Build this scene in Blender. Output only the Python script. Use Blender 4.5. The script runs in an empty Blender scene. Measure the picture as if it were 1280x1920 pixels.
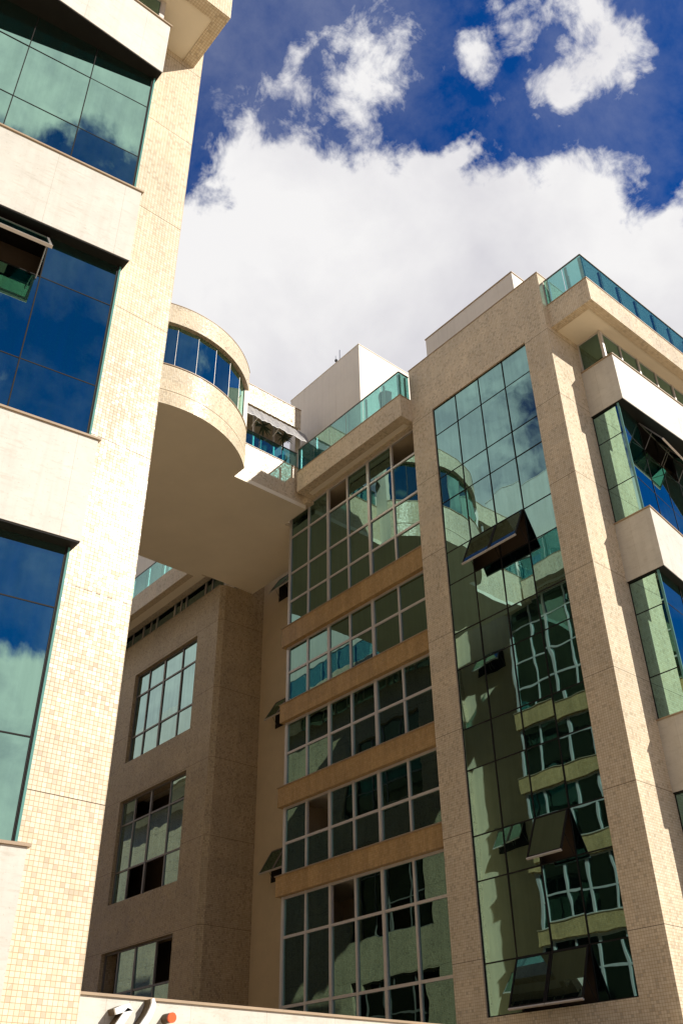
import bpy, math, random
from mathutils import Vector, Matrix
random.seed(7)
SC = bpy.context.scene
COL = SC.collection

# ------------------------------------------------------------------ camera
MROWS = [(0.763442, -0.645740, -0.013253), (0.359780, 0.442220, -0.821584), (0.536390, 0.622463, 0.569934)]
cd = bpy.data.cameras.new("camera"); cam = bpy.data.objects.new("camera", cd); COL.objects.link(cam)
cd.sensor_fit = 'AUTO'; cd.sensor_width = 36.0; cd.lens = 1743.97 / 1920 * 36.0
cd.clip_start = 0.1; cd.clip_end = 5000
_r, _d, _f = [Vector(r) for r in MROWS]
m3 = Matrix((( _r.x, -_d.x, -_f.x), (_r.y, -_d.y, -_f.y), (_r.z, -_d.z, -_f.z)))
cam.matrix_world = m3.to_4x4()
SC.camera = cam
EYE = 1.6                                    # the ground lies at z = -EYE

# ------------------------------------------------------------------ exposure
SC.view_settings.view_transform = 'Standard'; SC.view_settings.look = 'None'
SC.view_settings.exposure = 0.37; SC.view_settings.gamma = 1.0; SC.view_settings.use_curve_mapping = False
SC.cycles.max_bounces = 10; SC.cycles.diffuse_bounces = 5; SC.cycles.glossy_bounces = 6; SC.cycles.transparent_max_bounces = 12
SC.cycles.caustics_reflective = False; SC.cycles.caustics_refractive = False

# ------------------------------------------------------------------ sun
TO_SUN = Vector((0.59, -1.0, 0.80)).normalized()
sl = bpy.data.lights.new("sun", 'SUN'); sl.energy = 5.0; sl.angle = math.radians(0.5); sl.color = (1.0, 0.95, 0.875)
so = bpy.data.objects.new("sun", sl); COL.objects.link(so)
so.rotation_euler = TO_SUN.to_track_quat('Z', 'Y').to_euler(); so.location = (30, -50, 60)

# ------------------------------------------------------------------ world: sky with clouds
W = bpy.data.worlds.new("World"); SC.world = W; W.use_nodes = True
def world_nodes():
    nt = W.node_tree; nt.nodes.clear(); N = nt.nodes; L = nt.links
    def nd(t, **k):
        n = N.new(t)
        for a, b in k.items(): setattr(n, a, b)
        return n
    def math_(op, a, b=None, c=None, clamp=False):
        n = nd('ShaderNodeMath', operation=op, use_clamp=clamp)
        for i, v in enumerate((a, b, c)):
            if v is None: continue
            if isinstance(v, (int, float)): n.inputs[i].default_value = v
            else: L.new(v, n.inputs[i])
        return n.outputs[0]
    def mrange(v, a, b, c=0.0, d=1.0, smooth=False):
        n = nd('ShaderNodeMapRange'); n.clamp = True
        if smooth: n.interpolation_type = 'SMOOTHSTEP'
        L.new(v, n.inputs['Value'])
        for k, x in zip(('From Min', 'From Max', 'To Min', 'To Max'), (a, b, c, d)): n.inputs[k].default_value = x
        return n.outputs[0]
    tc = nd('ShaderNodeTexCoord'); D = tc.outputs['Generated']
    # warped direction, for ragged outlines
    def noise(vec, scale, detail, rough, dist=0.0, off=None):
        if off is not None:
            a = nd('ShaderNodeVectorMath', operation='ADD'); L.new(vec, a.inputs[0]); a.inputs[1].default_value = off; vec = a.outputs[0]
        n = nd('ShaderNodeTexNoise'); n.inputs['Scale'].default_value = scale; n.inputs['Detail'].default_value = detail
        n.inputs['Roughness'].default_value = rough; n.inputs['Distortion'].default_value = dist
        L.new(vec, n.inputs['Vector']); return n
    wn = noise(D, 9.0, 5.0, 0.6)
    sub = nd('ShaderNodeVectorMath', operation='SUBTRACT'); L.new(wn.outputs['Color'], sub.inputs[0]); sub.inputs[1].default_value = (.5, .5, .5)
    sca = nd('ShaderNodeVectorMath', operation='SCALE'); L.new(sub.outputs[0], sca.inputs[0]); sca.inputs['Scale'].default_value = 0.10
    add = nd('ShaderNodeVectorMath', operation='ADD'); L.new(D, add.inputs[0]); L.new(sca.outputs[0], add.inputs[1])
    WD = add.outputs[0]
    # azimuth (clockwise from +y), elevation, radius (chord), density of each cloud mass
    MASSES = [(30.5, 48.6, 0.082, 1.0), (37.1, 51.9, 0.092, 1.0), (44.1, 50.1, 0.12, 1.0), (52.5, 48.2, 0.119, 1.0), (60.7, 47.5, 0.099, 1.0), (66.1, 45.1, 0.087, 1.0), (41.0, 44.8, 0.146, 1.0), (52.3, 42.5, 0.165, 1.0), (31.1, 43.6, 0.096, 0.9), (64.1, 49.3, 0.046, 0.9), (49.8, 54.5, 0.044, 0.85), (52.7, 55.6, 0.028, 0.7), (68.5, 47.9, 0.032, 0.7), (59.3, 50.3, 0.047, 0.8), (33.9, 54.5, 0.031, 0.6), (46.8, 56.1, 0.036, 0.6), (40.3, 58.3, 0.072, 0.56), (44.7, 61.2, 0.074, 0.54), (36.8, 59.1, 0.05, 0.48), (44.0, 55.4, 0.05, 0.56), (45.5, 63.0, 0.055, 0.48), (42.0, 56.5, 0.05, 0.5), (49.5, 57.0, 0.035, 0.5), (53.5, 56.6, 0.03, 0.52), (64.4, 56.7, 0.040, 0.58), (61.7, 55.3, 0.026, 0.58), (68.3, 56.9, 0.040, 0.58), (70.7, 56.6, 0.030, 0.5), (65.2, 60.6, 0.050, 0.48), (61.2, 61.4, 0.028, 0.45), (56.8, 59.6, 0.029, 0.55), (68.0, 60.0, 0.028, 0.6), (52.7, 57.5, 0.025, 0.5), (56.5, 57.2, 0.03, 0.4), (65.6, 52.6, 0.015, 0.35), (62.0, 59.6, 0.029, 0.5)]
    cur = None
    for az, el, r, w in MASSES:
        a, e = math.radians(az), math.radians(el)
        c = (math.sin(a) * math.cos(e), math.cos(a) * math.cos(e), math.sin(e))
        dn = nd('ShaderNodeVectorMath', operation='DISTANCE'); L.new(WD, dn.inputs[0]); dn.inputs[1].default_value = c
        v = mrange(dn.outputs['Value'], r * 1.35, 0.0, 0.0, w * (1.75 if w > .65 else 1.12))
        if cur is None: cur = v
        else:
            n = nd('ShaderNodeMath', operation='SMOOTH_MAX'); L.new(cur, n.inputs[0]); L.new(v, n.inputs[1]); n.inputs[2].default_value = 0.12; cur = n.outputs[0]
    fb = noise(D, 11.0, 12.0, 0.62, 0.25, (3.1, 1.7, 0.4)).outputs['Fac']
    dens = math_('ADD', cur, math_('MULTIPLY', math_('SUBTRACT', fb, 0.5), 1.75))
    fb3 = noise(D, 30.0, 9.0, 0.66, 0.5, (8.1, 3.7, 2.4)).outputs['Fac']
    dens = math_('ADD', dens, math_('MULTIPLY', math_('SUBTRACT', fb3, 0.5), 0.75))
    gate = mrange(cur, 0.02, 0.22)
    front = math_('MULTIPLY', mrange(dens, 0.22, 0.66, smooth=True), gate)
    # unseen sky: broken cloud added to warm the fill, clear to south and south-east
    def blobs(lst, vec):
        cur = None
        for az, el, r, w in lst:
            a, e = math.radians(az), math.radians(el)
            dn = nd('ShaderNodeVectorMath', operation='DISTANCE'); L.new(vec, dn.inputs[0])
            dn.inputs[1].default_value = (math.sin(a) * math.cos(e), math.cos(a) * math.cos(e), math.sin(e))
            v = mrange(dn.outputs['Value'], r * 1.3, r * 0.25, 0.0, w)
            cur = v if cur is None else math_('MAXIMUM', cur, v)
        return cur
    more = blobs([(182, 58.5, 0.13, 1.05), (168, 60, 0.10, .9), (200, 58, .12, .9), (177, 20, 0.15, 1.15), (168, 24, 0.07, .8), (188, 25, .07, .8), (-54, 41, 0.30, .72), (-75, 35, .3, .6), (-30, 22, 0.28, .8), (104, 20, .08, .6)], WD)
    hole = blobs([(182, 42, 0.20, 1.0), (175, 31, .15, .9), (160, 40, .2, 1.), (205, 38, .2, 1.0), (105, 33, 0.22, 1.0), (120, 38, .2, 1.0), (92, 36, .18, 1.0)], WD)
    gn = noise(D, 2.6, 10.0, 0.58, 0.3, (7.3, 2.2, 5.1)).outputs['Fac']
    gn2 = noise(D, 8.0, 10.0, 0.62, 0.2, (4.3, 1.2, 8.1)).outputs['Fac']
    gen = math_('ADD', gn, math_('MULTIPLY', more, 0.35))
    gen = math_('ADD', gen, math_('MULTIPLY', math_('SUBTRACT', gn2, 0.5), 0.95))
    gen = math_('SUBTRACT', gen, math_('MULTIPLY', hole, 0.42))
    gen = mrange(gen, 0.44, 0.62, 0.0, 0.96, smooth=True)
    dt = nd('ShaderNodeVectorMath', operation='DOT_PRODUCT'); L.new(D, dt.inputs[0]); dt.inputs[1].default_value = tuple(_f)
    away = mrange(dt.outputs['Value'], 0.80, 0.55)
    gen = math_('MULTIPLY', gen, away)
    mask = math_('MAXIMUM', front, gen)
    # thin veil in the blue
    vn = noise(D, 5.0, 8.0, 0.65, 0.15, (1.0, 9.0, 4.0)).outputs['Fac']
    veil = mrange(vn, 0.42, 0.85, 0.0, 0.24)
    mask = math_('MAXIMUM', mask, veil)
    sky = nd('ShaderNodeTexSky', sky_type='NISHITA'); sky.sun_disc = False
    sky.sun_elevation = math.asin(TO_SUN.z); sky.sun_rotation = math.atan2(TO_SUN.x, TO_SUN.y)
    sky.altitude = 1100; sky.air_density = 1.0; sky.dust_density = 0.3; sky.ozone_density = 2.5
    tint = nd('ShaderNodeMix', data_type='RGBA', blend_type='MULTIPLY'); tint.inputs[0].default_value = 1.0
    L.new(sky.outputs[0], tint.inputs[6]); tint.inputs[7].default_value = (0.03, 0.45, 1.06, 1)
    # cloud brightness: billows, greyer towards the cloud's base
    sep = nd('ShaderNodeSeparateXYZ'); L.new(D, sep.inputs[0])
    base = mrange(sep.outputs['Z'], 0.59, 0.77)
    bil = noise(D, 6.0, 7.0, 0.55, 0.2, (2.0, 4.0, 1.0)).outputs['Fac']
    bri = math_('ADD', math_('MULTIPLY', base, 0.75), math_('MULTIPLY', math_('SUBTRACT', bil, 0.42), 2.1), clamp=True)
    bil2 = mrange(noise(D, 16.0, 6.0, 0.6, 0.3, (6.0, 1.0, 2.0)).outputs['Fac'], 0.34, 0.62)
    mxb = nd('ShaderNodeMix', data_type='FLOAT'); L.new(away, mxb.inputs[0]); L.new(bri, mxb.inputs[2]); L.new(bil2, mxb.inputs[3]); bri = mxb.outputs[0]
    cc = nd('ShaderNodeMix', data_type='RGBA'); L.new(bri, cc.inputs[0])
    cc.inputs[6].default_value = (5.2, 5.1, 5.6, 1); cc.inputs[7].default_value = (7.9, 7.8, 7.8, 1)
    mx = nd('ShaderNodeMix', data_type='RGBA'); L.new(mask, mx.inputs[0]); sd = nd('ShaderNodeMix', data_type='RGBA', blend_type='MULTIPLY'); L.new(away, sd.inputs[0]); L.new(tint.outputs[2], sd.inputs[6]); sd.inputs[7].default_value = (0.46, 0.48, 0.50, 1)  # blue darkened outside the view, for deeper reflections and less blue fill
    L.new(sd.outputs[2], mx.inputs[6])
    cw = nd('ShaderNodeMix', data_type='RGBA', blend_type='MULTIPLY'); L.new(away, cw.inputs[0]); L.new(cc.outputs[2], cw.inputs[6]); cw.inputs[7].default_value = (1.02, 0.97, 0.88, 1)  # clouds outside the view tinted to warm the fill
    L.new(cw.outputs[2], mx.inputs[7])
    bg = nd('ShaderNodeBackground'); bg.inputs['Strength'].default_value = 0.09
    L.new(mx.outputs[2], bg.inputs['Color'])
    out = nd('ShaderNodeOutputWorld'); L.new(bg.outputs[0], out.inputs['Surface'])
world_nodes()

# ------------------------------------------------------------------ materials
def new_mat(name):
    m = bpy.data.materials.new(name); m.use_nodes = True
    nt = m.node_tree; b = nt.nodes['Principled BSDF']
    return m, nt, b
def _n(nt, t, **k):
    n = nt.nodes.new(t)
    for a, v in k.items(): setattr(n, a, v)
    return n
def _mixc(nt, fac, a, b, blend='MIX'):
    n = _n(nt, 'ShaderNodeMix', data_type='RGBA', blend_type=blend)
    for i, v in ((0, fac), (6, a), (7, b)):
        if isinstance(v, (int, float)): n.inputs[i].default_value = v
        elif isinstance(v, tuple): n.inputs[i].default_value = v
        else: nt.links.new(v, n.inputs[i])
    return n.outputs[2]
def _ramp(nt, v, a, b, c=0.0, d=1.0):
    n = _n(nt, 'ShaderNodeMapRange'); nt.links.new(v, n.inputs[0])
    for i, x in enumerate((a, b, c, d)): n.inputs[i + 1].default_value = x
    return n.outputs[0]
def _noise(nt, vec, scale, detail=6, rough=0.6):
    n = _n(nt, 'ShaderNodeTexNoise'); nt.links.new(vec, n.inputs['Vector'])
    n.inputs['Scale'].default_value = scale; n.inputs['Detail'].default_value = detail; n.inputs['Roughness'].default_value = rough
    return n.outputs['Fac']

def mosaic(name, c1, c2, grout, odd, tile=0.07, rough=0.26, odd_amt=0.085, joints=(), streak=0.93):
    m, nt, b = new_mat(name); L = nt.links
    uv = _n(nt, 'ShaderNodeUVMap'); uv.uv_map = 'metres'
    geo = _n(nt, 'ShaderNodeNewGeometry')
    br = _n(nt, 'ShaderNodeTexBrick', offset=0.0, squash=1.0); L.new(uv.outputs[0], br.inputs['Vector'])
    br.inputs['Scale'].default_value = 1.0; br.inputs['Mortar Size'].default_value = tile * 0.055; br.inputs['Mortar Smooth'].default_value = 0.15
    br.inputs['Brick Width'].default_value = tile; br.inputs['Row Height'].default_value = tile; br.inputs['Bias'].default_value = 0.0
    br.inputs['Color1'].default_value = (*c1, 1); br.inputs['Color2'].default_value = (*c2, 1); br.inputs['Mortar'].default_value = (*grout, 1)
    sn = _n(nt, 'ShaderNodeVectorMath', operation='SCALE'); sn.inputs['Scale'].default_value = 1.0 / tile; L.new(uv.outputs[0], sn.inputs[0])
    fl = _n(nt, 'ShaderNodeVectorMath', operation='FLOOR'); L.new(sn.outputs[0], fl.inputs[0])
    wn = _n(nt, 'ShaderNodeTexWhiteNoise', noise_dimensions='3D'); L.new(fl.outputs[0], wn.inputs['Vector'])
    # some tiles of another batch, in loose drifts
    drift = _noise(nt, geo.outputs['Position'], 0.9, 4, 0.6)
    thr = _ramp(nt, drift, 0.40, 0.72, 1.0 - odd_amt * 0.6, 1.0 - odd_amt * 2.6)
    g = _n(nt, 'ShaderNodeMath', operation='GREATER_THAN'); L.new(wn.outputs['Value'], g.inputs[0]); L.new(thr, g.inputs[1])
    notm = _n(nt, 'ShaderNodeMath', operation='SUBTRACT'); notm.inputs[0].default_value = 1.0; L.new(br.outputs['Fac'], notm.inputs[1])
    gm = _n(nt, 'ShaderNodeMath', operation='MULTIPLY'); L.new(g.outputs[0], gm.inputs[0]); L.new(notm.outputs[0], gm.inputs[1])
    gm2 = _n(nt, 'ShaderNodeMath', operation='MULTIPLY'); L.new(gm.outputs[0], gm2.inputs[0]); gm2.inputs[1].default_value = 0.6
    col = _mixc(nt, gm2.outputs[0], br.outputs['Color'], (*odd, 1))
    # rain dirt: vertical streaks + broad blotches
    mp = _n(nt, 'ShaderNodeMapping'); mp.inputs['Scale'].default_value = (2.2, 2.2, 0.12); L.new(geo.outputs['Position'], mp.inputs['Vector'])
    st = _noise(nt, mp.outputs[0], 1.6, 5, 0.6); bl = _noise(nt, geo.outputs['Position'], 0.35, 6, 0.65)
    mu = _n(nt, 'ShaderNodeMath', operation='MULTIPLY'); L.new(_ramp(nt, st, 0.35, 0.75, streak, 1.06), mu.inputs[0]); L.new(_ramp(nt, bl, 0.3, 0.7, 0.93, 1.06), mu.inputs[1])
    cmb = _n(nt, 'ShaderNodeCombineColor'); [L.new(mu.outputs[0], cmb.inputs[i]) for i in range(3)]
    col = _mixc(nt, 1.0, col, cmb.outputs[0], 'MULTIPLY')
    pb = _n(nt, 'ShaderNodeTexBrick', offset=0.37, squash=1.0); L.new(uv.outputs[0], pb.inputs['Vector']); pb.inputs['Scale'].default_value = 1.0
    pb.inputs['Brick Width'].default_value = tile * 17; pb.inputs['Row Height'].default_value = tile * 9; pb.inputs['Mortar Size'].default_value = 0.0
    pb.inputs['Color1'].default_value = (1.03, 1.02, 1.0, 1); pb.inputs['Color2'].default_value = (.93, .93, .93, 1)
    col = _mixc(nt, 1.0, col, pb.outputs['Color'], 'MULTIPLY')
    if joints:
        sx = _n(nt, 'ShaderNodeSeparateXYZ'); L.new(uv.outputs[0], sx.inputs[0]); acc = None
        for z in joints:
            k = _n(nt, 'ShaderNodeMath', operation='COMPARE'); L.new(sx.outputs['Y'], k.inputs[0]); k.inputs[1].default_value = z; k.inputs[2].default_value = 0.007
            if acc is None: acc = k.outputs[0]
            else:
                q = _n(nt, 'ShaderNodeMath', operation='MAXIMUM'); L.new(acc, q.inputs[0]); L.new(k.outputs[0], q.inputs[1]); acc = q.outputs[0]
        col = _mixc(nt, acc, col, (0.13, 0.085, 0.045, 1))
    L.new(col, b.inputs['Base Color'])
    b.inputs['Specular IOR Level'].default_value = 0.15
    L.new(_ramp(nt, br.outputs['Fac'], 0, 1, rough, 0.8), b.inputs['Roughness'])
    # each tile set at its own tiny angle, so a wall glitters
    s5 = _n(nt, 'ShaderNodeVectorMath', operation='SUBTRACT'); L.new(wn.outputs['Color'], s5.inputs[0]); s5.inputs[1].default_value = (.5, .5, .5)
    s6 = _n(nt, 'ShaderNodeVectorMath', operation='SCALE'); L.new(s5.outputs[0], s6.inputs[0]); s6.inputs['Scale'].default_value = 0.10
    bp = _n(nt, 'ShaderNodeBump'); bp.inputs['Strength'].default_value = 0.5; bp.inputs['Distance'].default_value = 0.004; bp.invert = True
    L.new(br.outputs['Fac'], bp.inputs['Height'])
    ad = _n(nt, 'ShaderNodeVectorMath', operation='ADD'); L.new(bp.outputs[0], ad.inputs[0]); L.new(s6.outputs[0], ad.inputs[1])
    nm = _n(nt, 'ShaderNodeVectorMath', operation='NORMALIZE'); L.new(ad.outputs[0], nm.inputs[0])
    L.new(nm.outputs[0], b.inputs['Normal'])
    return m

def plain(name, col, rough=0.6, metal=0.0, var=0.12, scale=3.0, bump=0.0, speck=None, panel=None):
    m, nt, b = new_mat(name); L = nt.links
    geo = _n(nt, 'ShaderNodeNewGeometry'); P = geo.outputs['Position']
    f = _noise(nt, P, scale, 8, 0.65)
    lo = tuple(c * (1 - var) for c in col) + (1,); hi = tuple(min(1, c * (1 + var)) for c in col) + (1,)
    c = _mixc(nt, _ramp(nt, f, 0.3, 0.7), lo, hi)
    if speck:
        sc, amt, dark = speck
        g = _ramp(nt, _noise(nt, P, sc, 5, 0.7), 0.60, 0.72, 0.0, amt)
        c = _mixc(nt, g, c, (*dark, 1))
        mp = _n(nt, 'ShaderNodeMapping'); mp.inputs['Scale'].default_value = (1, 1, 5.0); L.new(P, mp.inputs['Vector'])
        g2 = _ramp(nt, _noise(nt, mp.outputs[0], sc * 0.12, 6, 0.7), 0.52, 0.75, 0.0, amt * 0.6)
        c = _mixc(nt, g2, c, (*dark, 1))
    if panel:
        mq = _n(nt, 'ShaderNodeMapping'); mq.inputs['Scale'].default_value = (3.5, 3.5, 0.16); L.new(P, mq.inputs['Vector'])
        sk = _ramp(nt, _noise(nt, mq.outputs[0], 1.7, 7, 0.62), 0.50, 0.78, 0.0, 0.32)
        c = _mixc(nt, sk, c, (col[0] * .66, col[1] * .62, col[2] * .55, 1))
        uv = _n(nt, 'ShaderNodeUVMap'); uv.uv_map = 'metres'
        br = _n(nt, 'ShaderNodeTexBrick', offset=0.0, squash=1.0); L.new(uv.outputs[0], br.inputs['Vector']); br.inputs['Scale'].default_value = 1.0
        br.inputs['Brick Width'].default_value = panel[0]; br.inputs['Row Height'].default_value = panel[1]; br.inputs['Mortar Size'].default_value = 0.0025
        br.inputs['Color1'].default_value = (1, 1, 1, 1); br.inputs['Color2'].default_value = (.93, .92, .90, 1); br.inputs['Mortar'].default_value = (.62, .55, .45, 1)
        c = _mixc(nt, 1.0, c, br.outputs['Color'], 'MULTIPLY')
    L.new(c, b.inputs['Base Color']); b.inputs['Roughness'].default_value = rough; b.inputs['Metallic'].default_value = metal
    if bump:
        bp = _n(nt, 'ShaderNodeBump'); bp.inputs['Strength'].default_value = bump; bp.inputs['Distance'].default_value = 0.01
        L.new(_noise(nt, P, scale * 14, 6, 0.7), bp.inputs['Height']); L.new(bp.outputs[0], b.inputs['Normal'])
    return m

def glass(name, refl, body, fac0, fac1, wave=0.0035, wscale=0.9, thin=None, rough=0.0):
    """Coated facade glass: a mirror coat over a dark body; 'thin' = see-through tint for railings."""
    m = bpy.data.materials.new(name); m.use_nodes = True; nt = m.node_tree; nt.nodes.clear(); L = nt.links
    tc = _n(nt, 'ShaderNodeTexCoord')
    gl = _n(nt, 'ShaderNodeBsdfGlossy'); gl.inputs['Color'].default_value = (*refl, 1); gl.inputs['Roughness'].default_value = rough
    if thin: bd = _n(nt, 'ShaderNodeBsdfTransparent'); bd.inputs['Color'].default_value = (*thin, 1)
    else: bd = _n(nt, 'ShaderNodeBsdfDiffuse'); bd.inputs['Color'].default_value = (*body, 1)
    uvn = _n(nt, 'ShaderNodeUVMap'); uvn.uv_map = 'metres'; GV = uvn.outputs[0]
    nz = _noise(nt, GV, wscale, 1.5, 0.45)
    bp = _n(nt, 'ShaderNodeBump'); bp.inputs['Strength'].default_value = 1.0; bp.inputs['Distance'].default_value = wave
    L.new(nz, bp.inputs['Height']); L.new(bp.outputs[0], gl.inputs['Normal'])
    lw = _n(nt, 'ShaderNodeLayerWeight'); lw.inputs['Blend'].default_value = 0.5
    # rain marks dull the coat a little
    mp = _n(nt, 'ShaderNodeMapping'); mp.inputs['Scale'].default_value = (2.5, 0.18, 1.0); L.new(GV, mp.inputs['Vector'])
    dirt = _ramp(nt, _noise(nt, mp.outputs[0], 2.2, 6, 0.6), 0.35, 0.8, 1.0, 0.82)
    f = _ramp(nt, lw.outputs['Facing'], 0.0, 1.0, fac0, fac1)
    mu = _n(nt, 'ShaderNodeMath', operation='MULTIPLY'); L.new(f, mu.inputs[0]); L.new(dirt, mu.inputs[1])
    mx = _n(nt, 'ShaderNodeMixShader'); L.new(mu.outputs[0], mx.inputs[0]); L.new(bd.outputs[0], mx.inputs[1]); L.new(gl.outputs[0], mx.inputs[2])
    out = _n(nt, 'ShaderNodeOutputMaterial'); L.new(mx.outputs[0], out.inputs['Surface'])
    return m

M = {}
JOINTS = [23.02, 20.1, 16.95, 13.75, 10.5, 7.47, 4.2, 1.0]
TILE = ((0.69, 0.58, 0.415), (0.78, 0.685, 0.525), (0.46, 0.33, 0.18), (0.47, 0.395, 0.29))
M['tile'] = mosaic('cream_mosaic', *TILE)
M['tiletower'] = mosaic('cream_mosaic_tower', *TILE, joints=JOINTS)
M['tileblock_shade'] = mosaic('shade_toned_mosaic_block', (0.46, 0.365, 0.235), (0.55, 0.45, 0.305), (0.30, 0.21, 0.11), (0.28, 0.225, 0.16), joints=[20.85, 17.45, 14.2, 10.9, 7.5, 4.3])  # darker copy of the cream tile, shade painted into its colour
M['tan'] = mosaic('orange_tan_mosaic', (0.50, 0.325, 0.14), (0.59, 0.40, 0.19), (0.40, 0.25, 0.11), (0.40, 0.28, 0.14), odd_amt=0.03, streak=0.80)
M['stone'] = plain('travertine', (0.595, 0.562, 0.482), 0.5, var=0.08, scale=2.2, bump=0.06, speck=(26.0, 0.7, (0.34, 0.28, 0.18)), panel=(1.32, 40.0))
M['sill'] = plain('brown_stone_sill', (0.36, 0.26, 0.16), 0.5, var=0.1)
M['plaster'] = plain('beige_plaster', (0.60, 0.49, 0.33), 0.8, var=0.06, scale=1.2, bump=0.05)
M['white'] = plain('white_plaster', (0.78, 0.72, 0.62), 0.75, var=0.05, scale=0.8, bump=0.05, panel=(60.0, 60.0))
M['soffit'] = plain('soffit_paint', (0.87, 0.79, 0.63), 0.8, var=0.05, scale=0.5)
M['alu'] = plain('aluminium_frame', (0.62, 0.58, 0.54), 0.4, metal=0.35, var=0.05)
M['dkalu'] = plain('dark_frame', (0.016, 0.014, 0.012), 0.6, var=0.1)
M['dkalu'].node_tree.nodes['Principled BSDF'].inputs['Specular IOR Level'].default_value = 0.12
M['greyalu'] = plain('grey_frame', (0.22, 0.20, 0.18), 0.4, metal=0.3, var=0.1)
M['brown'] = plain('dim_interior', (0.10, 0.068, 0.04), 0.9, var=0.2, scale=0.8)
M['joint'] = plain('joint_sealant', (0.10, 0.065, 0.035), 0.8)
M['paint'] = plain('white_letter_paint', (0.86, 0.85, 0.82), 0.35, var=0.02)
M['side'] = plain('letter_side', (0.10, 0.065, 0.03), 0.6)
M['orange'] = plain('orange_paint', (0.85, 0.10, 0.008), 0.4, var=0.03)
M['steel'] = plain('galvanised_steel', (0.55, 0.55, 0.55), 0.35, metal=0.8, var=0.1)
M['cloth'] = plain('silver_awning_cloth', (0.34, 0.33, 0.32), 0.45, metal=0.3, var=0.35, scale=5.0, bump=0.5)
M['pave'] = plain('paving', (0.40, 0.32, 0.22), 0.85, var=0.25, scale=0.6, bump=0.2)
M['edge'] = plain('glass_edge', (0.10, 0.26, 0.22), 0.25, var=0.1)
M['courtyard'] = plain('courtyard_bounce_paving', (0.54, 0.46, 0.345), 0.8, var=0.12, scale=0.8, bump=0.1)  # kept pale to bounce light up onto the bridge soffit
M['leaf'] = plain('agave_leaf', (0.06, 0.09, 0.045), 0.5, var=0.3, scale=6)
M['pot'] = plain('clay_pot', (0.45, 0.40, 0.34), 0.6)
M['chair'] = plain('blue_chair_shell', (0.02, 0.10, 0.22), 0.4)
M['curtain'] = glass('teal_mirror_glass', (0.33, 0.57, 0.56), (0.004, 0.008, 0.008), 0.60, 1.0, wave=0.0045, wscale=0.75)
M['bayglass'] = glass('blue_bay_glass', (0.44, 0.73, 0.63), (0.0, 0.020, 0.020), 0.82, 1.0, wave=0.0030, wscale=0.6)
M['wingglass'] = glass('green_window_glass', (0.36, 0.60, 0.54), (0.002, 0.004, 0.003), 0.22, 0.9, wave=0.0040, wscale=0.9)
M['blockglass'] = glass('pale_window_glass', (0.42, 0.62, 0.60), (0.003, 0.005, 0.004), 0.62, 1.0, wave=0.004, wscale=0.9)
M['darkglass'] = glass('dark_window_glass', (0.3, 0.4, 0.36), (0.003, 0.004, 0.003), 0.10, 0.6, wave=0.004, wscale=0.9)
M['sash'] = glass('dark_sash_glass', (0.26, 0.40, 0.36), (0.006, 0.010, 0.008), 0.24, 0.9, wave=0.001)
M['rail'] = glass('teal_railing_glass', (0.55, 0.78, 0.76), (0, 0, 0), 0.10, 0.55, wave=0.0005, thin=(0.40, 0.68, 0.68))

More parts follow.
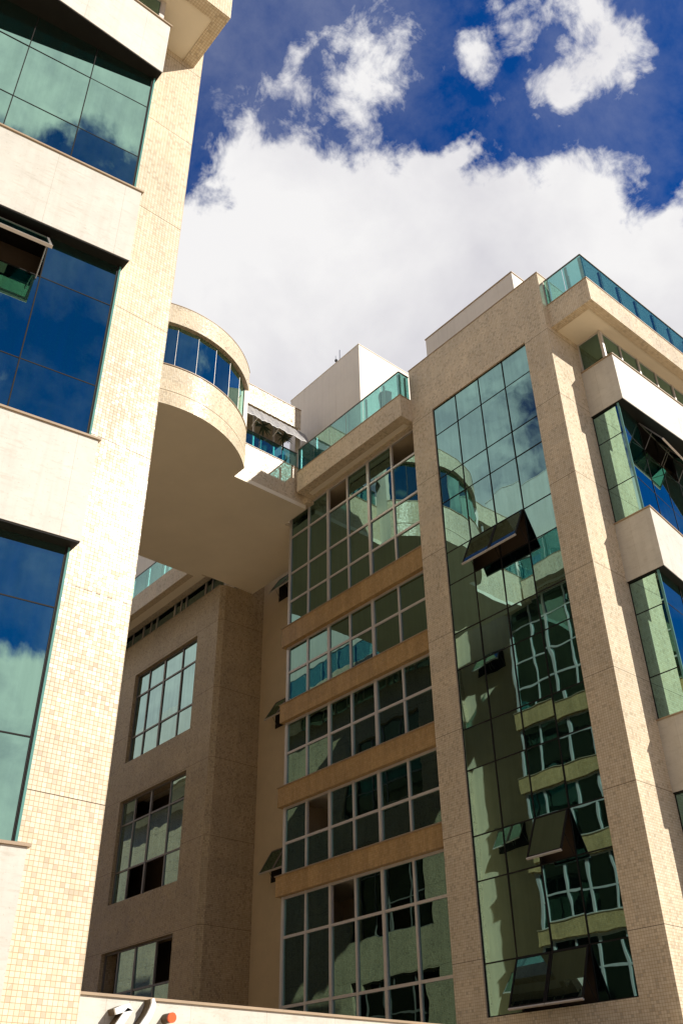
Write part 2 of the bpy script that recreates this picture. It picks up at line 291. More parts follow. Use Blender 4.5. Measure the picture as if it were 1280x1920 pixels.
# ------------------------------------------------------------------ mesh helpers
MIRX = 26.1                     # the two towers mirror each other about x = 13.05
MIRROR = [False]
def mp(v): return (MIRX - v[0], v[1], v[2]) if MIRROR[0] else tuple(v)
class MB:
    def __init__(self): self.v = []; self.f = []; self.uv = []
    def quad(self, pts, uvs=None):
        i = len(self.v); self.v += [tuple(p) for p in pts]; self.f.append(tuple(range(i, i + len(pts)))); self.uv.append(uvs)
    def prism(self, poly, z0, z1, cap=True):
        """poly: counter-clockwise plan outline"""
        n = len(poly)
        for i in range(n):
            a, b = poly[i], poly[(i + 1) % n]
            self.quad([(a[0], a[1], z0), (b[0], b[1], z0), (b[0], b[1], z1), (a[0], a[1], z1)])
        if cap:
            self.quad([(p[0], p[1], z1) for p in poly]); self.quad([(p[0], p[1], z0) for p in reversed(poly)])
        return self
    def box(self, x0, x1, y0, y1, z0, z1): return self.prism([(x0, y0), (x1, y0), (x1, y1), (x0, y1)], z0, z1)
    def obox(self, F, u0, u1, n0, n1, z0, z1):
        """F = (origin, along, outward); box between offsets"""
        o, d, n = F
        P = lambda u, k: (o[0] + d[0] * u + n[0] * k, o[1] + d[1] * u + n[1] * k)
        poly = [P(u0, n0), P(u1, n0), P(u1, n1), P(u0, n1)]
        ar = sum(poly[i][0] * poly[(i + 1) % 4][1] - poly[(i + 1) % 4][0] * poly[i][1] for i in range(4))
        if ar < 0: poly.reverse()
        return self.prism(poly, z0, z1)
    def hexa(self, a, b, uvb=None):
        """solid between quad a and quad b (same winding, b is the outer/top one)"""
        self.quad(list(reversed(a))); self.quad(b, uvb)
        n = len(a)
        for i in range(n):
            j = (i + 1) % n; self.quad([a[i], a[j], b[j], b[i]])
        return self
    def tube(self, p, q, r, seg=8):
        p, q = Vector(p), Vector(q); ax = (q - p).normalized(); s = ax.cross(Vector((0, 0, 1)) if abs(ax.z) < .9 else Vector((1, 0, 0))).normalized(); t = ax.cross(s)
        A = [p + (s * math.cos(k * 2 * math.pi / seg) + t * math.sin(k * 2 * math.pi / seg)) * r for k in range(seg)]
        B = [a + (q - p) for a in A]
        self.hexa([tuple(a) for a in A], [tuple(a) for a in B]); return self
    def build(self, name, mat, parent=None, smooth=False):
        base = Vector(parent['_base']) if parent is not None and '_base' in parent else Vector((0, 0, 0))
        me = bpy.data.meshes.new(name)
        V = [Vector(mp(v)) - base for v in self.v]
        F = [tuple(reversed(f)) if MIRROR[0] else f for f in self.f]
        me.from_pydata([tuple(v) for v in V], [], F)
        uvl = me.uv_layers.new(name='metres')
        for poly, u in zip(me.polygons, self.uv):
            if u is not None:
                us = list(reversed(u)) if MIRROR[0] else u
                for li, c in zip(poly.loop_indices, us): uvl.data[li].uv = c
                continue
            n = poly.normal
            for li in poly.loop_indices:
                c = me.vertices[me.loops[li].vertex_index].co + base
                if abs(n.z) > 0.7: uvl.data[li].uv = (c.x, c.y)
                else:
                    t = Vector((-n.y, n.x, 0)).normalized(); uvl.data[li].uv = (c.x * t.x + c.y * t.y, c.z)
        if smooth:
            for p in me.polygons: p.use_smooth = True
        me.materials.append(M[mat] if isinstance(mat, str) else mat)
        o = bpy.data.objects.new(name, me); COL.objects.link(o)
        if parent is not None: o.parent = parent; o['_base'] = tuple(base)
        return o
def thing(name, label, cat, loc, group=None):
    o = bpy.data.objects.new(name, None); COL.objects.link(o); l = mp(loc); o.location = l; o['_base'] = l
    o.empty_display_size = 0.3
    o['label'] = label; o['category'] = cat
    if group: o['group'] = group
    return o
def struct(o): o['kind'] = 'structure'; return o

def lattice(parent, name, F, us, zs, fw, fd, frame, pane, skip=(), out=0.0, heavy=(), tilt=0.004, setback=None):
    """A window: frame of bars on the plane F, its panes one child mesh. skip = {(col,row)}, rows counted from the bottom."""
    fr = MB(); H = fw / 2
    for i, u in enumerate(us):
        h = H * (1.55 if i in heavy else 1.0)
        fr.obox(F, u - h, u + h, out - fd, out + 0.012 * (1 if i in heavy else 0.5), zs[0], zs[-1])
    for j, z in enumerate(zs):
        for i in range(len(us) - 1):
            h0 = H * (1.55 if i in heavy else 1.0); h1 = H * (1.55 if i + 1 in heavy else 1.0)
            za, zb = (z, z + fw) if j == 0 else ((z - fw, z) if j == len(zs) - 1 else (z - H, z + H))
            if j == 0 or j == len(zs) - 1: fr.obox(F, us[i] + h0, us[i + 1] - h1, out - fd, out - 0.004, za + 0.001, zb - 0.001)
            else: fr.obox(F, us[i] + h0, us[i + 1] - h1, out - fd, out - 0.002, za, zb)
    fo = fr.build(name, frame, parent)
    pn = MB(); o, d, n = F; sb = setback if setback is not None else fd * 0.5
    for i in range(len(us) - 1):
        for j in range(len(zs) - 1):
            if (i, j) in skip: continue
            a, b = us[i] + H * .6, us[i + 1] - H * .6; z0, z1 = zs[j] + H * .6, zs[j + 1] - H * .6
            cu, cz = (a + b) / 2, (z0 + z1) / 2; ta, tb = random.gauss(0, tilt), random.gauss(0, tilt)
            # a pane sits inside the glazing bar whatever its tiny tilt
            def P(u, z, k):
                w = out - sb + k + ta * (u - cu) + tb * (z - cz)
                return (o[0] + d[0] * u + n[0] * w, o[1] + d[1] * u + n[1] * w, z)
            ou, ov = random.uniform(0, 200), random.uniform(0, 200)
            UV = [(a + ou, z0 + ov), (b + ou, z0 + ov), (b + ou, z1 + ov), (a + ou, z1 + ov)]
            A = [P(a, z0, -.008), P(b, z0, -.008), P(b, z1, -.008), P(a, z1, -.008)]
            B = [P(a, z0, 0), P(b, z0, 0), P(b, z1, 0), P(a, z1, 0)]
            if (Vector((d[0], d[1], 0)).cross(Vector((0, 0, 1)))).dot(Vector((n[0], n[1], 0))) < 0: A.reverse(); B.reverse(); UV.reverse()
            pn.hexa(A, B, UV)
    po = pn.build('pane', pane, fo)
    return fo

def open_sash(parent, F, u0, u1, z1, h, ang, frame='dkalu', pane='sash', name='open_sash', out=0.03, fw=0.045, split=True):
    """top-hung sash swung outward by ang degrees, hinged at z1"""
    o, d, n = F; a = math.radians(ang); s, c = math.sin(a), math.cos(a)
    def P(u, t, k):   # t down the sash, k along its outer normal
        w = out + t * s + k * c; z = z1 - t * c + k * s
        return (o[0] + d[0] * u + n[0] * w, o[1] + d[1] * u + n[1] * w, z)
    def bar(m, ua, ub, ta, tb, k0, k1):
        A = [P(ua, tb, k0), P(ub, tb, k0), P(ub, ta, k0), P(ua, ta, k0)]; B = [P(ua, tb, k1), P(ub, tb, k1), P(ub, ta, k1), P(ua, ta, k1)]
        if (Vector((d[0], d[1], 0)).cross(Vector((0, 0, 1)))).dot(Vector((n[0], n[1], 0))) < 0: A.reverse(); B.reverse()
        m.hexa(A, B)
    f = MB(); bar(f, u0, u0 + fw, 0, h, -.02, .02); bar(f, u1 - fw, u1, 0, h, -.02, .02)
    bar(f, u0 + fw, u1 - fw, 0, fw, -.02, .019); bar(f, u0 + fw, u1 - fw, h - fw, h, -.02, .019)
    for e in (u0 + .05, u1 - .05):      # stays
        o1 = P(e, h * .55, -.03); zz = z1 - h * 0.93
        f.tube(o1, (o[0] + d[0] * e + n[0] * .0, o[1] + d[1] * e + n[1] * .0, zz), .012, 6)
    fo = f.build(name, frame, parent)
    br_ = MB(); bar(br_, u0, u1, h, h + .035, -.03, .03); br_.build('bottom_rail', 'alu', fo)
    g = MB(); bar(g, u0 + fw * .6, u1 - fw * .6, fw * .6, h - fw * .6, -.006, .006); g.build('pane', pane, fo)
    return fo

def railing(parent, pts, z0, z1, step, post='paint', pw=.03):
    """glass balustrade along a plan polyline whose outer side lies to the right of travel"""
    root = None
    rail = MB()
    segs = list(zip(pts[:-1], pts[1:]))
    for p, q in segs:
        p, q = Vector((*p, 0)), Vector((*q, 0)); L = (q - p).length; d = (q - p) / L; n = Vector((d.y, -d.x, 0))
        F = ((p.x, p.y), (d.x, d.y), (n.x, n.y)); rail.obox(F, 0.0, L, -.035, .02, z1, z1 + .03)
    root = rail.build('railing', 'greyalu', parent)
    for p, q in segs:
        p, q = Vector((*p, 0)), Vector((*q, 0)); L = (q - p).length; d = (q - p) / L; n = Vector((d.y, -d.x, 0))
        F = ((p.x, p.y), (d.x, d.y), (n.x, n.y)); k = max(1, round(L / step))
        for i in range(k):
            a, b = L * i / k + .012, L * (i + 1) / k - .012
            MB().obox(F, a, b, -.012, 0, z0 + .03, z1 - .001).build('glass_panel', 'rail', root)
            for e in ((a + .10,) if i else (a + .10,)):
                MB().obox(F, e - pw, e + pw, -.12, -.05, z0, z1 - .02).build('post', post, root)
        MB().obox(F, L - .16, L - .10, -.12, -.05, z0, z1 - .02).build('post', post, root)
    return root

# ------------------------------------------------------------------ ground
g = MB(); g.quad([(-400, -400, -EYE), (400, -400, -EYE), (400, 400, -EYE), (-400, 400, -EYE)])
gr = struct(g.build('ground', 'pave'))
g = MB(); g.quad([(0, 12.95, -EYE + .004), (26.1, 12.95, -EYE + .004), (26.1, 80, -EYE + .004), (0, 80, -EYE + .004)])
struct(g.build('courtyard_bounce_floor', 'courtyard'))  # unseen pale sheet added to bounce sunlight onto the soffit

# ------------------------------------------------------------------ tower (right one; the left one is its mirror image)
A8 = math.radians(8.0)
CUR_Z = [2.84, 4.08, 6.12, 7.32, 9.2, 10.45, 12.4, 13.65, 15.45, 16.7, 18.76, 19.85, 21.82, 23.1]
def tower(label, bay_sashes, curtain_sashes, hops, wing_open):
    T = thing('office_tower', label, 'building', (22, 15, -EYE))
    G0 = -EYE
    # --- mosaic body
    w = MB()
    w.box(20, 20.5, 17.9, 18.97, G0, 23.1)                # pier beside the wing
    w.box(20, 34, 12.38, 13.37, G0, 23.1)                 # corner pier and long wall
    w.prism([(20, 12.38), (34, 12.38), (34, 18.97), (20, 18.97)], 23.1, 25.8)
    w.box(20, 20.5, 13.37, 17.9, G0, 2.84)
    w.box(20.5, 34, 17.95, 18.96, G0, 23.1)
    w.build('wall', 'tiletower', T)
    MB().box(19.98, 34.02, 12.36, 18.99, 25.8, 25.84).build('coping', 'sill', T)
    MB().box(20.45, 20.49, 13.38, 17.89, 2.85, 23.09).build('interior', 'brown', T)
    # --- mirror-glass curtain on the courtyard side
    F = ((20.055, 13.37), (0, 1), (-1, 0)); us = [0.0, 1.1325, 2.265, 3.3975, 4.53]
    skip = {(c, r) for (c0, c1, r, ang) in curtain_sashes for c in range(c0, c1)}
    cw = lattice(T, 'curtain_wall', F, us, CUR_Z, 0.035, 0.05, 'dkalu', 'curtain', skip=skip, setback=0.012, tilt=0.0035)
    for (c0, c1, r, ang) in curtain_sashes:
        for c in range(c0, c1):
            open_sash(T, F, us[c] + .01, us[c + 1] - .01, CUR_Z[r + 1] - .01, CUR_Z[r + 1] - CUR_Z[r] + .03, ang)
    # --- long side: stone bands with bay windows between
    C = (21.55, 11.13); d = (math.cos(A8), math.sin(A8)); n = (math.sin(A8), -math.cos(A8))
    FB = (C, d, n)
    P = lambda u, k=0: (C[0] + d[0] * u + n[0] * k, C[1] + d[1] * u + n[1] * k)
    def band(poly, z0, z1):
        s = MB().prism(poly, z0, z1).build('stone_band', 'stone', T)
        e = 0.035
        MB().prism([(poly[0][0] - e, poly[0][1] - e), (poly[1][0], poly[1][1] - e), (poly[2][0], poly[2][1]), (poly[3][0] - e, poly[3][1])], z1 + .002, z1 + .04).build('sill', 'sill', s)
        MB().prism([(poly[0][0] + .012, poly[0][1] + .012), (poly[1][0], poly[1][1] + .012), (poly[2][0], poly[2][1] - .002), (poly[3][0] + .012, poly[3][1] - .002)], z0 - .03, z0 - .001).build('underside', 'dkalu', s)
    q1 = P(8.2)
    top = [(C[0], C[1]), (33, C[1]), (33, 12.379), (C[0], 12.379)]
    skew = [(C[0], C[1]), q1, (q1[0], 12.379), (C[0], 12.379)]
    band(top, 19.9, 21.83); band(skew, 13.62, 15.62); band(skew, 7.46, 9.36); band(skew, 1.2, 3.1)
    CG = (21.62, 11.355); FG = (CG, d, n)
    for (za, zb), rows in zip(((15.66, 19.9), (9.40, 13.62), (3.14, 7.46)), ([16.95, 18.72], [10.62, 12.55], [4.52, 6.42])):
        sash = [s for s in bay_sashes if za < s[2] < zb + .1]
        sk = set()
        for (c0, c1, zt, h, ang) in sash:
            for c in range(c0, c1): sk.add((c, 2))
        bw = lattice(T, 'bay_window', FG, [0.02, 1.31, 2.6, 3.9, 5.2, 6.5], [za, rows[0], rows[1], zb], 0.020, 0.06, 'dkalu', 'bayglass', skip=sk, setback=0.008, tilt=0.003)
        FS = (CG, (0, 1), (-1, 0))
        sw = lattice(T, 'bay_window', FS, [0.02, 1.02], [za, rows[0], rows[1], zb], 0.03, 0.05, 'dkalu', 'bayglass', setback=0.01, tilt=0.003)
        MB().obox(FG, -.022, .012, -.055, .012, za, zb).build('corner_post', 'edge', bw)
        hd = MB(); hd.obox(FG, 0.0, 7.0, -.1, -.03, zb - .10, zb - .001); hd.build('window_head', 'dkalu', bw)
        bk = MB(); bk.obox(FG, .1, 7.0, -.6, -.55, za, zb); bk.build('blind', 'brown', bw)
        for (c0, c1, zt, h, ang) in sash:
            for c in range(c0, c1):
                open_sash(T, FG, 1.29 * c + .04, 1.29 * (c + 1) + .0, zt, h, ang, frame='greyalu', pane='bayglass')
    # ribbon windows under the top slab
    FR = ((21.66, 11.43), (1, 0), (0, -1))
    lattice(T, 'ribbon_window', FR, [0.06, 1.12, 2.19, 3.27, 4.35, 5.43, 6.5], [21.872, 23.24], 0.06, 0.07, 'alu', 'wingglass', heavy=(0, 2, 4))
    lattice(T, 'ribbon_window', ((21.66, 11.43), (0, 1), (-1, 0)), [0.06, 0.93], [21.872, 23.24], 0.06, 0.06, 'alu', 'wingglass')
    MB().box(21.64, 21.74, 11.41, 11.51, 21.872, 23.24).build('corner_post', 'alu', T)
    # top slab along the street side
    def slab(ring, panel, z0, z1, rail_pts, step, post='paint', pw=.03):
        s = MB()
        for r in ring: s.box(*r, z0, z1)
        so_ = s.build('balcony_slab', 'tile', T)
        MB().box(*panel, z0 + .05, z0 + .12).build('soffit_panel', 'soffit', so_)
        xs = [r[0] for r in ring] + [r[1] for r in ring]; ys = [r[2] for r in ring] + [r[3] for r in ring]
        MB().box(min(xs) - .02, max(xs), min(ys) - .02, max(ys), z1 + .001, z1 + .035).build('coping', 'sill', so_)
        railing(T, rail_pts, z1 + .035, 25.48, step, post, pw)
    slab([(20.24, 34, 10.7, 11.03), (20.24, 20.55, 11.03, 12.379)], (20.55, 34, 11.03, 12.379), 23.2, 24.24,
         [(20.28, 12.36), (20.28, 10.75), (34, 10.75)], 1.05, 'chair', .055)
    # --- recessed wing facing the courtyard
    wl = MB()
    wl.box(20.4, 34, 18.975, 26.98, 23.22, 24.2)
    wl.box(23.3, 34, 26.98, 33.0, G0, 26.5)
    wl.box(22.9, 34, 18.975, 26.98, G0, 23.22)
    wl.box(20.40, 22.9, 26.86, 26.975, G0, 23.22)
    wl.build('wing_wall', 'plaster', T)
    fl = MB()
    for z in (17.1, 14.0, 10.75, 7.6): fl.box(20.36, 22.9, 18.98, 26.86, z - .1, z + .1)
    fl.build('floor_slab', 'soffit', T)
    for z0, z1 in ((16.79, 17.62), (13.62, 14.32), (10.40, 11.10), (7.34, 8.0)):
        s = MB().box(20.12, 20.36, 18.975, 27.16, z0, z1).build('spandrel', 'tan', T)
        MB().box(20.09, 20.36, 18.975, 27.20, z1 + .002, z1 + .035).build('sill', 'sill', s)
    FW = ((20.30, 0.0), (0, 1), (-1, 0)); us = [19.05, 20.54, 21.92, 23.19, 24.43, 25.71, 26.96]
    op = wing_open
    for zs, sk in (([17.66, 18.85, 20.2, 22.0, 23.2], {(0, 3), (3, 3)} if op else set()), ([14.36, 15.67, 16.79], set()), ([11.14, 12.40, 13.62], set()),
                   ([8.04, 9.12, 10.40], {(4, 1)} if op else set()), ([-1.2, 1.6, 3.98, 6.05, 7.34], {(3, 3)} if op else set())):
        lattice(T, 'courtyard_window', FW, us, zs, 0.085, 0.09, 'alu', 'wingglass', skip=sk, heavy=(2, 4, 6), tilt=0.005)
    # balcony slab over the wing
    slab([(19.42, 19.84, 18.975, 25.42), (20.12, 20.36, 18.975, 25.42), (19.84, 20.12, 18.975, 19.25), (19.84, 20.12, 25.2, 25.42)], (19.84, 20.12, 19.25, 25.2), 23.2, 24.24,
         [(19.45, 25.4), (19.45, 19.0), (19.99, 19.0)], 1.02)
    MB().box(20.0, 20.36, 25.42, 27.05, 22.99, 24.2).build('spandrel', 'tile', T)
    # small hopper windows in the plaster wall
    FH = ((23.3, 0.0), (0, 1), (-1, 0))
    for z in hops:
        MB().box(23.28, 23.299, 29.9, 31.75, z, z + 1.25).build('window_opening', 'dkalu', T)
        for c in range(2):
            open_sash(T, FH, 29.93 + c * .91, 30.81 + c * .91, z + 1.22, 1.15, 32, pane='wingglass', frame='greyalu', name='hopper_window')
    # --- boxes on the roof
    rb = MB().box(21.0, 25.2, 22.96, 28.1, 24.2, 31.05).build('stair_tower', 'white', T)
    MB().box(20.98, 25.22, 22.94, 28.12, 31.05, 31.09).build('coping', 'white', rb)
    rb = MB().box(21.5, 23.3, 14.42, 19.25, 25.84, 28.74).build('tank_room', 'white', T)
    MB().box(21.47, 23.33, 14.39, 19.28, 28.741, 28.79).build('coping', 'sill', rb)
    return T

RT = tower('right-hand cream mosaic tower with a tall teal mirror-glass curtain and a white rooftop stair tower',
      [(1, 3, 19.82, 1.15, 32)], [(1, 3, 8, 25), (1, 2, 2, 25), (1, 3, 0, 23)], (22.0, 15.6, 9.1), True)
MIRROR[0] = True
LT = tower('sunlit tower at the left edge with stone bands and blue bay windows beside its pier',
      [(1, 2, 13.50, 1.12, 36)], [], (22.0, 12.3, 5.9), False)
MIRROR[0] = False

# ------------------------------------------------------------------ courtyard block at the back (and its mirror image)
def block(label, back, pane='blockglass'):
    T = thing('courtyard_block', label, 'building', (23, 38, -EYE))
    G0 = -EYE
    xf = 20.85; w = MB()
    ys = 34.92, 40.78
    zw = [(16.02, 20.72), (9.45, 14.12), (2.9, 7.45)]
    # solid front wall, 0.18 m reveal, built round the openings
    w.prism([(21.06, 33.0), (24, 33.0), (24, ys[0]), (xf, ys[0]), (xf, 33.19)], G0, 22.7)
    w.box(21.7, 24, 33.0, 33.3, 22.7, 26.4)
    w.box(xf, 21.6, ys[1], back, G0, 22.7)
    lo = G0
    for a, b in reversed(zw):
        w.box(xf, 21.6, ys[0], ys[1], lo, a); lo = b
    w.box(xf, 21.6, ys[0], ys[1], lo, 22.7)
    w.build('wall', 'tileblock_shade', T)
    MB().box(20.82, 21.3, 33.2, back, 22.70, 22.74).build('sill', 'sill', T)
    F = ((21.02, 0.0), (0, 1), (-1, 0)); us = [34.96, 36.42, 38.09, 39.55, 40.74]
    for (a, b), rows, sk in zip(zw, ([17.34, 19.52], [10.85, 12.98], [4.1, 5.75]), (set(), {(1, 2), (2, 2), (1, 0), (2, 0)}, {(0, 2), (3, 2)})):
        lattice(T, 'courtyard_window', F, us, [a + .01, rows[0], rows[1], b - .01], 0.075, 0.08, 'greyalu', pane, skip=sk, heavy=(2,), tilt=0.006)
    ii = MB(); ii.box(22.6, 22.7, 33.9, 43, G0, 22.6); ii.box(21.61, 22.6, 42.9, 43, G0, 22.6); ii.box(21.61, 22.6, 33.9, 34, G0, 22.6); ii.build('interior', 'brown', T)
    MB().box(21.61, 22.6, 34.5, 41, 8.0, 8.3).build('floor_slab', 'soffit', T)
    MB().box(21.61, 22.6, 34.5, 41, 14.5, 14.8).build('floor_slab', 'soffit', T)
    # ribbon window under the roof slab
    lattice(T, 'ribbon_window', ((21.2, 0.0), (0, 1), (-1, 0)), [33.4, 34.5, 35.1, 36.9, 37.4, 38.0, 39.8, 40.4, 41.2, 42.3, 44.0, 46.0], [22.742, 24.0], 0.07, 0.08, 'alu', 'blockglass', heavy=(2, 5, 8))
    s = MB(); s.box(19.45, 19.8, 33.4, back, 23.2, 24.24); s.box(20.35, 24, 33.4, back, 24.0, 24.24); s.box(19.8, 20.35, 33.4, 33.7, 23.2, 24.24); s.box(20.35, 21.1, 33.4, back, 23.2 + .55, 23.999)
    so_ = s.build('balcony_slab', 'tile', T)
    MB().box(19.8, 20.35, 33.7, back, 23.3, 23.36).build('soffit_panel', 'soffit', so_)
    railing(T, [(19.48, back), (19.48, 33.45)], 24.25, 25.48, 1.6, post='greyalu')
    MB().box(20.6, 26, 38.0, back, 24.24, 31.0).build('stair_tower', 'white', T)
    return T
BT = block('shaded mosaic block behind the courtyard with three large gridded windows one above another', 78.0)
MIRROR[0] = True
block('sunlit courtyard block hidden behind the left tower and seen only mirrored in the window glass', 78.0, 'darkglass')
MIRROR[0] = False

# ------------------------------------------------------------------ skybridge with its rounded bay
S = thing('skybridge', 'cream bridge spanning high between the two towers with a rounded blue-glazed bay and terrace', 'bridge', (13.05, 27, 22.75))
CX, R0 = 13.05, 4.49; CY = 23.45 + R0; HX = 3.35
def arc(R, seg=40, half=None):
    """plan arc of radius R between the bay's two ends, left to right along its front"""
    a = math.asin(HX / R0) if half is None else half
    return [(CX + R * math.sin(-a + 2 * a * i / seg), CY - R * math.cos(-a + 2 * a * i / seg)) for i in range(seg + 1)]
YF = 25.65
# slab, with its flat soffit
sl_ = MB()
outline = arc(R0 - .004)
soff = [(6.4, YF)] + [(CX - HX, YF)] + outline + [(CX + HX, YF), (20.1, YF), (20.1, 27.17), (22.6, 27.17), (22.6, 33.0), (21.2, 32.95), (19.65, 32.95), (19.65, 33.34), (6.45, 33.34)]
sl_.prism(soff, 22.75, 22.95)
sl_.build('soffit', 'soffit', S)
def curved_wall(name, mat, z0, z1, Ro, Ri, parent, ends=True, seg=40):
    m = MB(); A = arc(Ro, seg); B = arc(Ri, seg)
    sl = 0.0; ds = Ro * 2 * math.asin(HX / R0) / seg
    for i in range(seg):
        a, b, c, dd = A[i], A[i + 1], B[i], B[i + 1]
        m.quad([(*a, z0), (*b, z0), (*b, z1), (*a, z1)], [(sl, z0), (sl + ds, z0), (sl + ds, z1), (sl, z1)])
        m.quad([(*dd, z0), (*c, z0), (*c, z1), (*dd, z1)])
        m.quad([(*a, z1), (*b, z1), (*dd, z1), (*c, z1)]); m.quad([(*c, z0), (*dd, z0), (*b, z0), (*a, z0)])
        sl += ds
    m.quad([(*A[0], z0), (*A[0], z1), (*B[0], z1), (*B[0], z0)]); m.quad([(*A[-1], z0), (*B[-1], z0), (*B[-1], z1), (*A[-1], z1)])
    return m.build(name, mat, parent, smooth=False)
curved_wall('curved_parapet', 'tile', 22.752, 23.40, R0, R0 - .2, S)
curved_wall('groove', 'joint', 23.40, 23.425, R0 - .02, R0 - .2, S)
curved_wall('curved_parapet', 'tile', 23.425, 24.66, R0, R0 - .2, S)
curved_wall('sill', 'sill', 24.66, 24.70, R0 + .03, R0 - .2, S)
curved_wall('curved_fascia', 'tile', 26.92, 27.92, R0, R0 - .5, S)
curved_wall('coping', 'sill', 27.92, 27.95, R0 + .015, R0 - .5, S)
# straight returns of the bay
for sx in (-1, 1):
    rt = MB()
    xa, xb = sorted((CX + sx * HX, CX + sx * (HX - .2)))
    rt.box(xa, xb, 24.96, YF, 22.752, 27.92)
    rt.build('bay_return', 'white', S)
# faceted glazing of the bay
AG = math.asin(HX / R0) * .99; RG = R0 - .17; ng = 8
gm = MB(); gp = []
for i in range(ng):
    t0, t1 = -AG + 2 * AG * i / ng, -AG + 2 * AG * (i + 1) / ng
    p = (CX + RG * math.sin(t0), CY - RG * math.cos(t0)); q = (CX + RG * math.sin(t1), CY - RG * math.cos(t1)); gp.append((p, q))
    gm.box(q[0] - .007, q[0] + .007, q[1] - .007, q[1] + .007, 24.70, 26.92)
bwf = gm.build('bay_window', 'greyalu', S)
for p, q in gp:
    k = MB(); L_ = math.dist(p, q); dd = ((q[0] - p[0]) / L_, (q[1] - p[1]) / L_); k.obox((p, dd, (dd[1], -dd[0])), .014, L_ - .014, -.01, 0.0, 24.702, 26.918)
    k.build('pane', 'bayglass', bwf)
bi = MB(); bi.prism([(CX - 3, YF), (CX - 2.2, 24.6), (CX, 24.0), (CX + 2.2, 24.6), (CX + 3, YF)], 24.7, 26.9); bi.build('blind', 'brown', bwf)
rf = MB(); rf.prism([(CX - HX + .2, YF)] + arc(R0 - .45)[1:-1] + [(CX + HX - .2, YF)], 27.7, 27.9); rf.build('roof', 'white', S)
# straight fronts either side: parapet, glass, open loggia, fascia
def front(x0, x1, mirrored=False):
    MB().box(x0, x1, YF, YF + .2, 22.952, 24.70).build('parapet', 'tile', S)
for (a, b, fa, fb) in ((CX + HX, 20.1, CX + HX, 19.76), (6.12, CX - HX, 6.36, CX - HX)):
    MB().box(a + .001, b - .001, YF + .001, YF + .2, 22.952, 24.70).build('parapet', 'tile', S)
    MB().box(a, b, YF - .025, YF + .2, 24.70, 24.735).build('sill', 'sill', S)
    fs = MB().box(fa + .001, fb - .001, YF + .002, 28.2, 26.97, 28.08).build('fascia', 'tile', S)
    MB().box(fa, fb + .01, YF - .02, 28.2, 28.08, 28.12).build('coping', 'sill', fs)
    MB().box(fa, fb, 28.2, 28.4, 22.95, 28.08).build('back_wall', 'brown', S)
    for x in (fa + .9, (fa + fb) / 2 + .3): MB().box(x, x + .07, YF + .14, YF + .21, 24.735, 26.97).build('loggia_post', 'alu', S)
    railing(S, [(a + .02, YF + .06), (b - .15, YF + .06)], 24.735, 25.55, 1.25, post='greyalu')
    px = fb - .14 if a > 13 else fa
    MB().box(px, px + .14, YF + .03, YF + .22, 24.736, 26.97).build('column', 'white', S)
mid = MB(); mid.box(6.36, 19.7, 28.4, 33.3, 22.95, 28.0); mid.build('bridge_body', 'white', S)
# folding awning over the right-hand terrace
ax0, ax1 = CX + HX + .1, 19.95
aw = MB()
segs = 26; top = [(YF - .03, 26.80), (25.45, 26.5), (25.28, 26.2), (25.15, 25.92)]
for i in range(segs):
    x0, x1 = ax0 + (ax1 - ax0) * i / segs, ax0 + (ax1 - ax0) * (i + 1) / segs
    for k in range(3):
        def Q(x, kk, off):
            y, z = top[kk]; sag = 0.03 * math.sin(x * 9.0) * (kk > 0) + 0.02 * math.sin(x * 23 + kk)
            return (x, y, z + sag + off)
        aw.hexa([Q(x0, k, -.012), Q(x0, k + 1, -.012), Q(x1, k + 1, -.012), Q(x1, k, -.012)][::-1], [Q(x0, k, 0), Q(x0, k + 1, 0), Q(x1, k + 1, 0), Q(x1, k, 0)][::-1])
awo = aw.build('awning', 'cloth', S)
for x in (ax0 + .6, (ax0 + ax1) / 2, ax1 - .3): MB().tube((x, YF, 25.75), (x, 25.17, 25.95), .02).build('awning_arm', 'alu', awo)
# little lamp rings on the fascias
for p in ((12.35, 23.40, 27.1), (14.35, 23.60, 27.1), (16.05, 24.6, 27.15), (16.75, 25.63, 27.25), (19.2, 25.63, 27.2)):
    rg = MB(); k = 14
    for i in range(k):
        t0, t1 = 2 * math.pi * i / k, 2 * math.pi * (i + 1) / k
        rg.tube((p[0] + .06 * math.cos(t0), p[1], p[2] + .05 * math.sin(t0)), (p[0] + .06 * math.cos(t1), p[1], p[2] + .05 * math.sin(t1)), .006, 5)
    rg.build('lamp_ring', 'sill', S)

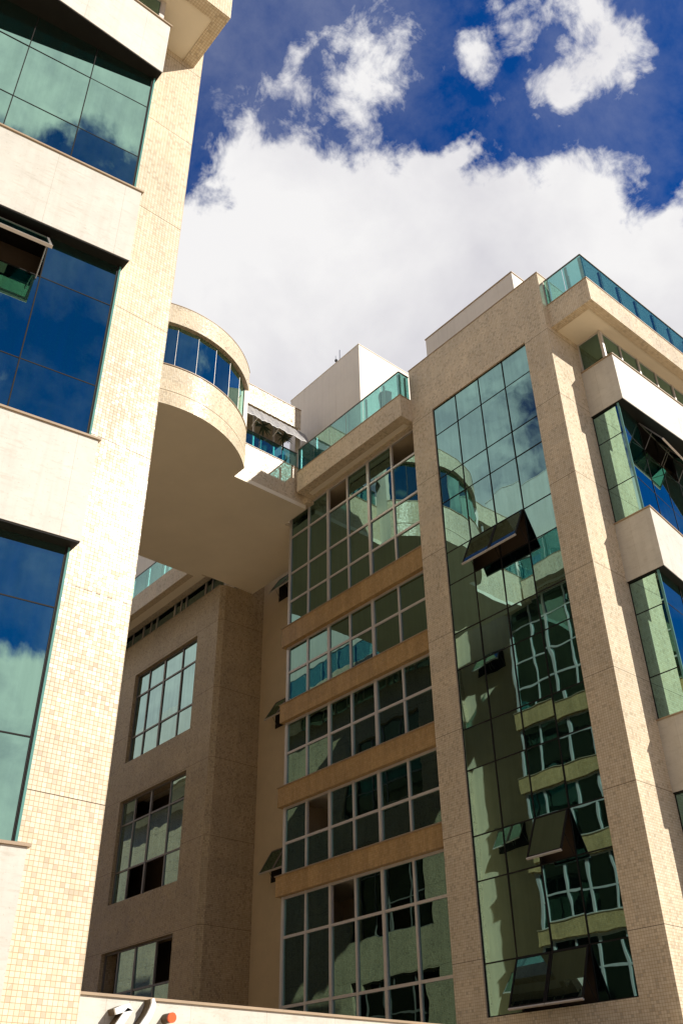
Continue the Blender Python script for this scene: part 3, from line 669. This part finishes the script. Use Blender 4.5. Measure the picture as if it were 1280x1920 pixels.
# ------------------------------------------------------------------ spiky plants on the terrace
def agave(x, y, z, label, n=26, r=.5):
    t = thing('potted_plant', label, 'plant', (x, y, z), 'spiky potted plants on the bridge terrace')
    p = MB(); ri = [(0.14, 0), (0.2, .45), (0.22, .5)]
    for (r0, z0), (r1, z1) in zip(ri[:-1], ri[1:]):
        A = [(x + r0 * math.cos(i * math.pi / 7), y + r0 * math.sin(i * math.pi / 7), z + z0) for i in range(14)]
        B = [(x + r1 * math.cos(i * math.pi / 7), y + r1 * math.sin(i * math.pi / 7), z + z1 - .001) for i in range(14)]
        p.hexa(A, B)
    p.build('pot', 'pot', t)
    l = MB(); rnd = random.Random(int(x * 100))
    l.tube((x, y, z + .48), (x, y, z + 1.7), .035)
    for i in range(n):
        a = rnd.uniform(0, 6.28); e = rnd.uniform(-.7, .75); L_ = r * rnd.uniform(.75, 1.1)
        dv = Vector((math.cos(a) * math.cos(e), math.sin(a) * math.cos(e), math.sin(e))); sd = dv.cross(Vector((0, 0, 1))).normalized() * .035
        o = Vector((x, y, z + 1.68)); pts = [(o, .5), (o + dv * L_ * .5 + Vector((0, 0, .03)), 1), (o + dv * L_, .06)]
        for (p0, w0), (p1, w1) in zip(pts[:-1], pts[1:]):
            up = Vector((0, 0, .008))
            A = [p0 - sd * w0, p0 + sd * w0, p1 + sd * w1, p1 - sd * w1]
            l.hexa([tuple(v - up) for v in A], [tuple(v + up) for v in A])
    l.build('leaves', 'leaf', t)
agave(17.95, 26.0, 24.75, 'spiky potted plant under the awning, nearer the rounded bay')
agave(19.05, 26.0, 24.75, 'spiky potted plant under the awning, nearer the white column')

def terrace_chair(x, y, z, label):
    t = thing('terrace_chair', label, 'chair', (x, y, z))
    b = MB(); k = 8
    for i in range(k):        # curved shell back, opening to +x
        a0, a1 = math.radians(110 + 140 * i / k), math.radians(110 + 140 * (i + 1) / k)
        f = lambda a, r, zz: (x + r * math.cos(a), y + r * math.sin(a), zz)
        top = lambda a: z + .95 + .12 * math.cos((a - math.pi) * 1.3)
        A = [f(a0, .30, z + .42), f(a1, .30, z + .42), f(a1, .36, top(a1)), f(a0, .36, top(a0))]
        B = [f(a0, .33, z + .42), f(a1, .33, z + .42), f(a1, .39, top(a1)), f(a0, .39, top(a0))]
        b.hexa(A, B)
    b.build('backrest', 'chair', t)
    MB().prism([(x + .3 * math.cos(i * math.pi / 8), y + .3 * math.sin(i * math.pi / 8)) for i in range(16)], z + .40, z + .44).build('seat', 'chair', t)
    for a in (45, 135, 225, 315):
        c, q = math.cos(math.radians(a)), math.sin(math.radians(a)); MB().tube((x + .22 * c, y + .22 * q, z + .40), (x + .28 * c, y + .28 * q, z), .014).build('leg', 'steel', t)
terrace_chair(19.98, 20.2, 24.28, 'blue shell chair behind the glass railing of the courtyard roof terrace')

# ------------------------------------------------------------------ antenna on the stair tower
t = thing('antenna_mast', 'thin antenna mast with small boxes on the white rooftop stair tower', 'antenna', (21.6, 25.0, 31.09))
m_ = MB(); m_.tube((21.6, 25.0, 31.09), (21.6, 25.0, 32.6), .03); m_.tube((21.75, 24.8, 31.09), (21.75, 24.8, 32.1), .02); m_.tube((21.5, 25.2, 31.09), (21.5, 25.2, 32.3), .012); m_.build('mast', 'steel', t)
b_ = MB(); b_.box(21.68, 21.86, 24.7, 24.84, 31.75, 32.1); b_.box(21.45, 21.55, 25.12, 25.22, 31.9, 32.02); b_.build('receiver', 'dkalu', t)

# ------------------------------------------------------------------ entrance wall and its sign
t = thing('entrance_wall', 'low sunlit travertine wall across the courtyard entrance carrying raised letters', 'wall', (13, 12.75, -EYE))
MB().box(6.11, 19.99, 12.6, 12.9, -EYE, 1.80).build('wall', 'stone', t)
MB().box(6.11, 19.99, 12.57, 12.93, 1.80, 1.835).build('coping', 'sill', t)
t = thing('wall_sign', 'raised white letter strokes and an orange dot fixed to the low travertine wall', 'sign', (7.1, 12.5, 1.0))
def stroke(path, w, name, mat):
    """flat letter of a bent stroke in the x-z plane, standing 0.28 m off the wall on brown sides"""
    L_, R_ = [], []
    for i, (x, z) in enumerate(path):
        a = path[max(0, i - 1)]; b = path[min(len(path) - 1, i + 1)]
        dx, dz = b[0] - a[0], b[1] - a[1]; k = math.hypot(dx, dz); ww = w[i] if isinstance(w, list) else w
        L_.append((x - dz / k * ww / 2, z + dx / k * ww / 2)); R_.append((x + dz / k * ww / 2, z - dx / k * ww / 2))
    def solid(y0, y1, nm, mt, par, gx=0.0):
        m = MB()
        for i in range(len(path) - 1):
            q = [L_[i], R_[i], R_[i + 1], L_[i + 1]]
            m.hexa([(p[0], y1, p[1]) for p in q][::1], [(p[0], y0, p[1]) for p in q][::1])
        return m.build(nm, mt, par)
    f = solid(12.40, 12.435, name, mat, t)
    solid(12.436, 12.598, 'letter_side', 'side', f)
stroke([(6.641, 1.61), (6.753, 1.651), (6.838, 1.672), (6.857, 1.652), (6.809, 1.592), (6.697, 1.431), (6.599, 1.251)], [.075, .085, .09, .09, .095, .095, .095], 'letter', 'paint')
stroke([(7.184, 1.801), (7.202, 1.751), (7.193, 1.686), (7.155, 1.595), (7.086, 1.49), (6.996, 1.374)], [.035, .06, .075, .085, .09, .09], 'letter', 'paint')
def disc(cx, cz, r, y0, y1, nm, mt, par):
    k = 28; A = [(cx + r * math.cos(i * 2 * math.pi / k), y1, cz + r * math.sin(i * 2 * math.pi / k)) for i in range(k)]; B = [(p[0], y0, p[2]) for p in A]
    return MB().hexa(A, B).build(nm, mt, par)
f = disc(7.508, 1.591, .064, 12.40, 12.435, 'letter_dot', 'orange', t); disc(7.508, 1.591, .063, 12.436, 12.598, 'letter_side', 'side', f)

for o in bpy.data.objects:
    if '_base' in o: del o['_base']
